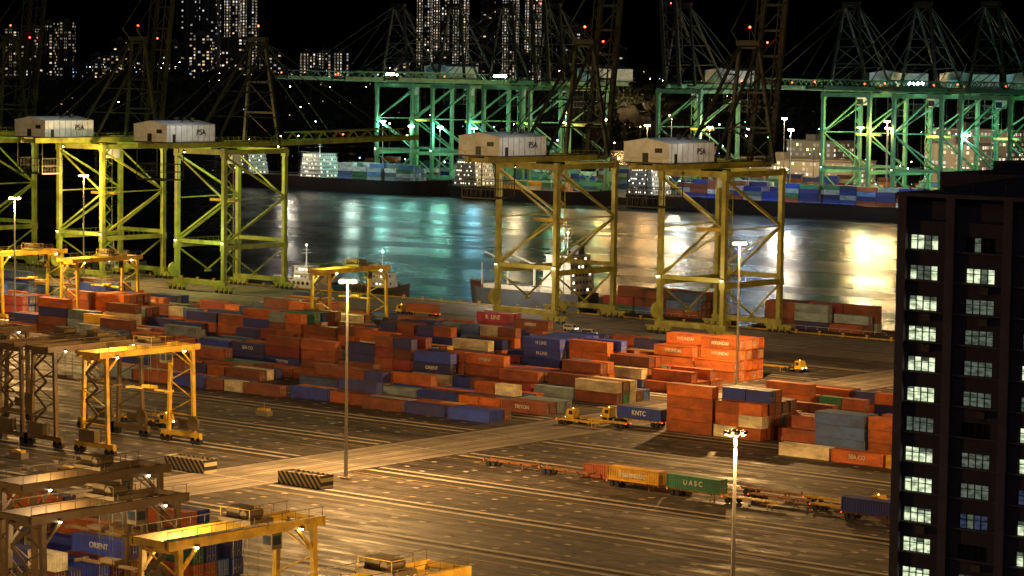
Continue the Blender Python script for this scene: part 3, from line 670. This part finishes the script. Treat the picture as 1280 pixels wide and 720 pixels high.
for (x,y,wd,dp,h) in((-950,1150,60,20,14),(-860,1180,40,20,18),(-770,1170,70,24,14),(-690,1190,30,20,24),(-600,1160,60,20,15),(-540,1200,50,24,20),(-720,1260,50,20,30),(-655,1250,36,20,26),(-800,1230,30,20,22),(-585,1240,30,20,28)):
    b=MB(); b.b2(-wd/2,wd/2,-dp/2,dp/2,0,h,FW); b.b2(-wd/2-.5,wd/2+.5,-dp/2-.5,dp/2+.5,h,h+.6,CONCD); b.b2(-wd/4,-wd/4+6,-3,3,h+.6,h+3.5,CONCD)
    for q in range(int(wd/8)): b.b2(-wd/2+1+q*8,-wd/2+5.5+q*8,-dp/2-.2,-dp/2-.02,.2,5,CONCD if q%2 else YEL)
    put('terminal_warehouse',b,(x,y,0))
for x,y,h,pw,c,lm in ((-912,1003,32,13e3,TEAL,LAMPT),(-893,1003,30,13e3,TEAL,LAMPT),(-874,1003,30,13e3,TEAL,LAMPT),(-852,1003,30,13e3,(.25,.75,1),LAMPT),(-795,1003,34,17e3,(1,.55,.18),LAMP),(-772,1003,36,24e3,(1,.55,.18),LAMP),(-748,1004,34,19e3,(1,.55,.18),LAMP),
     (-712,1003,34,18e3,(1,.62,.28),LAMPW),(-690,1003,34,13e3,(.6,.8,1),LAMPW),(-668,1003,34,12e3,(.6,.8,1),LAMPW),(-632,1003,36,42e3,(1,.56,.18),LAMP),(-618,1003,36,48e3,(1,.56,.18),LAMP),(-580,1004,34,15e3,(.5,.85,1),LAMPT)):
    mast(x,y,h,pw,c,lm,0,'dock_floodlight_mast',.4)
for x,c in((-900,TEAL),(-830,WARM),(-760,WARM),(-700,WARM),(-640,WARM),(-560,(.8,.9,1))): mast(x,1135,36,75e3,c,LAMP,0,'dock_floodlight_mast',.4)
mast(-1337,1761,52,2e4,SOD,glow('big_sodium',(1,.62,.25),150),0,'dock_floodlight_mast',1.1,1.6)
b=MB(); cs=[LAMP,LAMPW,LAMPT,glow('blue_lamp',(.25,.45,1),15),glow('green_lamp',(.2,1,.3),15)]
for i in range(230):
    x=rnd.uniform(-1000,-470); y=rnd.uniform(1005,1400); z=rnd.choice([3,5,8,12,16,22,30]); 
    b.cyl((x,y,0),(x,y,z),.12,DKS,5); b.ball((x,y,z),rnd.uniform(.15,.42),rnd.choice(cs),6)
put('terminal_lamp_posts',b)
# ------------------------------------------------------------------ city beyond
CITY=paint('city_ground',(.03,.035,.03),.9,0,.4,.005)
ca,sa=math.cos(math.radians(39.5)),math.sin(math.radians(39.5))
def at(s,fw):   # skyline coordinate (sideways slope) at distance fw -> site position
    lat=(s-640)/3380*fw; return (ca*lat-sa*fw, sa*lat+ca*fw)
def ridge(s,fw):
    t=max(0,min(1,(fw-2050)/260)); t=t*t*(3-2*t)
    hgt=42+10*noise.noise((s*.006,2.3,0))+4*noise.noise((s*.03,fw*.01,1))
    if s>760: hgt-=min(18,(s-760)*.06)
    return -3+t*hgt
cg=MB(); ss=list(range(-900,2400,30)); ff=[2040,2090,2140,2190,2240,2290,2340,2500,2800,3300,4500,9000,30000]
vs=[(*at(s,fw),ridge(s,fw)) for fw in ff for s in ss]; n=len(ss)
cg.add(vs,[(j*n+i,j*n+i+1,(j+1)*n+i+1,(j+1)*n+i) for j in range(len(ff)-1) for i in range(n-1)],CITY,True); put('hills',cg)
FA=facade('flats_warm',(.05,.045,.04),4.2,3.0,.36,(1,.7,.35),1.3,.5,.5)
FB=facade('flats_bright',(.06,.05,.045),3.2,3.0,.55,(1,.75,.45),1.4,.55,.4,.6)
FC=facade('flats_cool',(.05,.05,.055),5,3.0,.24,(.9,.85,.7),1.2,.6,.5,.3)
FD=facade('flats_dim',(.03,.03,.03),6,3.4,.09,(1,.8,.5),1.2,.6,.6)
def flat(s,fw,wd,top,m,dp=18,pent=1):
    x,y=at(s,fw); z0=ridge(s,fw)-2; h=top-z0; b=MB()
    b.b2(-wd/2,wd/2,-dp/2,dp/2,0,h,m); b.b2(-wd/2-.5,wd/2+.5,-dp/2-.5,dp/2+.5,h,h+1,CONCD)
    if pent: b.b2(-wd/6,wd/6,-4,4,h+1,h+4,CONCD); b.cyl((0,0,h+4),(0,0,h+8),.3,DKS,5); 
    for k in range(int(wd/14)): b.b2(-wd/2+6+k*14,-wd/2+7.2+k*14,-dp/2-1.4,-dp/2-.05,0,h,CONCD)
    put('apartment_block',b,(x,y,z0),math.radians(39.5+rnd.uniform(-12,12)))
for s in(12,36,60,82): flat(s,2700,14,rnd.uniform(88,96),FA)
for s,h in((120,64),(148,80),(175,66)): flat(s,2900,16,h,FD)
for s,h in((236,138),(262,140),(288,136),(308,142)): flat(s,2850,15,h,FC if s<280 else FB)
for s,h in((335,70),(250,84),(215,76),(290,82)): flat(s,2600,20,h,FA if s!=215 else FD)
for s in(382,402,424): flat(s,2750,14,69,FB)
for s,h in((527,150),(548,160),(572,156),(606,150),(634,158),(662,155)): flat(s,3000,15,h,FB if s!=606 else FD)
for s,h in((500,70),(548,72),(600,76),(650,72),(700,92),(716,98),(742,84),(770,78)): flat(s,2700,14,h,FD)
for i in range(14): flat(rnd.uniform(0,520),rnd.uniform(2400,2700),rnd.uniform(12,20),rnd.uniform(48,66),rnd.choice([FD,FD,FA]))
DIML=glow('street_lamp_dim',(1,.7,.4),2.5); DIMB=glow('street_lamp_blue',(.4,.55,1),4)
b=MB()
for i in range(170):
    s=rnd.uniform(-30,480) if rnd.random()<.7 else rnd.uniform(480,980); fw=rnd.uniform(2100,2700); x,y=at(s,fw); z0=ridge(s,fw); z=z0+rnd.choice([6,8,10,14]); b.cyl((x,y,z0-1),(x,y,z),.15,DKS,4); b.ball((x,y,z),rnd.uniform(.15,.42),rnd.choice([DIML,DIML,DIML,DIML,LAMP,DIMB,DIMB,LAMPW]),6)
put('city_street_lamps',b)
TREE=paint('foliage',(.05,.07,.03),.9,0,.5,.1); b=MB()
for i in range(2600):
    s=rnd.uniform(-60,1400); fw=rnd.uniform(2080,2420); x,y=at(s,fw); r=rnd.uniform(2,6); z=ridge(s,fw)+rnd.uniform(-1,5)
    a=[Vector((rnd.uniform(-1,1),rnd.uniform(-1,1),rnd.uniform(-1,1))).normalized()*r for _ in range(6)]
    b.add([Vector((x,y,z))+q for q in a],[(0,1,2),(2,3,4),(4,5,0),(1,3,5),(0,2,4)],TREE)
put('distant_trees',b)
# ------------------------------------------------------------------ near office tower
WALL=paint('tower_wall',(.19,.15,.19),.8,0,.25,.4,.1); WALL2=paint('tower_spandrel',(.10,.085,.115),.8,0,.25,.6); FRM=paint('window_frame',(.03,.028,.03),.5)
def litwin(name,col,st):
    m=bpy.data.materials.new(name); m.use_nodes=True; nt=m.node_tree; b=nt.nodes['Principled BSDF']; L=nt.links
    tc=N(nt,'ShaderNodeTexCoord'); mp=N(nt,'ShaderNodeMapping'); mp.inputs['Scale'].default_value=(1.3,1,3.2); L.new(tc.outputs['Object'],mp.inputs[0])
    nz=N(nt,'ShaderNodeTexNoise'); nz.inputs['Scale'].default_value=1.2; nz.inputs['Detail'].default_value=3; L.new(mp.outputs[0],nz.inputs[0])
    mr=N(nt,'ShaderNodeMapRange'); mr.inputs['From Min'].default_value=.35; mr.inputs['From Max'].default_value=.62; mr.inputs['To Min'].default_value=st*.3; mr.inputs['To Max'].default_value=st
    L.new(nz.outputs['Fac'],mr.inputs[0]); L.new(mr.outputs[0],b.inputs['Emission Strength']); b.inputs['Emission Color'].default_value=(*col,1); b.inputs['Base Color'].default_value=(.03,.03,.03,1); b.inputs['Roughness'].default_value=.1
    m.cycles.emission_sampling='NONE'; return m
W1=litwin('window_lit',(.85,1,.62),1.15); W2=litwin('window_dim',(.5,.62,.45),.22); W3=litwin('window_blue',(.3,.4,.75),.12)
tw=bpy.data.objects.new('office_tower',None); S.collection.objects.link(tw); tw.location=(-107.2,176,0)
b=MB(); Wd=24.5; Dp=14; top=51.2
b.b2(.35,Wd,.35,Dp,0,top,WALL2); put('walls',b,parent=tw)
b=MB()
cols=[2.1,6.95,11.8,16.65,21.5]
xs=[0,4.15,9.0,13.85,18.7,23.6]
b.b2(0,.75,-.35,Dp,0,top+.3,WALL)
for x in xs[1:]: b.b2(x-.0,x+.75,-.35,.35,0,top+.3,WALL)
put('pilasters',b,parent=tw)
b=MB(); gl_=MB()
nf=22
for i in range(nf+1):
    zc=48.1-2.3*i
    if zc<1: break
    for ci,cx in enumerate(cols):
        x0=xs[ci]+.75; x1=xs[ci+1]
        b.b2(x0,x1,.05,.35,zc+.55,zc+1.62,WALL2)
        b.b2(x0,x1,-.12,.05,zc-.68,zc-.55,WALL)
        wx0=cx-1.2; wx1=cx+1.2
        b.b2(x0,wx0-.04,.05,.35,zc-.55,zc+.55,WALL2); b.b2(wx1+.04,x1,.05,.35,zc-.55,zc+.55,WALL2)
        r=rnd.random()
        if ci==0: wm=W1 if i not in(6,) else W2
        elif ci==1: wm=W1 if i==1 else (W2 if r<.5 else W3 if r<.7 else GLASS)
        else: wm=W1 if r<.55 else W3
        for p in range(4):
            a=wx0+p*.6
            wmm=wm if rnd.random()<.88 else W2
            zz=rnd.choice([0,0,0,.15,.3]) if wmm is W1 else 0
            gl_.b2(a+.03,a+.57,.22,.26,zc-.52,zc+.5-zz,wmm)
            if zz: gl_.b2(a+.03,a+.57,.22,.26,zc+.5-zz,zc+.5,W2)
            b.b2(a-.03,a+.03,.12,.3,zc-.55,zc+.55,FRM)
        b.b2(wx1-.03,wx1+.03,.12,.3,zc-.55,zc+.55,FRM); b.b2(wx0,wx1,.14,.2,zc+.12,zc+.17,FRM)
        if rnd.random()<.3: b.b2(cx+.3,cx+1.0,-.5,.0,zc-1.3,zc-.8,CONCD)
put('window_frames_and_spandrels',b,parent=tw); put('windows',gl_,parent=tw)
b=MB(); b.b2(-.1,Wd+.1,-.45,Dp+.1,top+.3,top+.6,WALL); b.b2(1.6,Wd-2,3,Dp-1,top+.6,top+2.1,WALL2); b.b2(5,9,5,9,top+2.1,top+3.0,WALL2)
for k in range(9): b.cyl((1+k*2.7,-.2,top+.6),(1+k*2.7,-.2,top+1.4),.04,FRM,5)
b.beam((1,-.2,top+1.4),(23,-.2,top+1.4),.05,.05,FRM)
b.cyl((12,6,top+3),(12,6,top+7),.08,FRM,5); put('roof',b,parent=tw)
for (x,y) in((-335,312),(-327,330),(-300,262),(-318,268),(-345,262)):
    b=MB(); b.b2(-1.4,1.4,-.7,.7,0,.9,CONCD); b.b2(-1.1,1.1,-.5,.5,.9,1.3,YEL); b.cyl((0,0,1.3),(0,0,2.4),.06,GALV,6); put('power_pit_box',b,(x,y,0),0)
# ------------------------------------------------------------------ to metres
bpy.context.view_layer.update()
for o in list(S.objects):
    if o.parent is None and o is not cam and o.name!='moon_fill':
        o.location=o.location*K; o.scale=o.scale*K
for l in bpy.data.lights:
    if l.type!='SUN': l.energy*=K*K; l.shadow_soft_size*=K
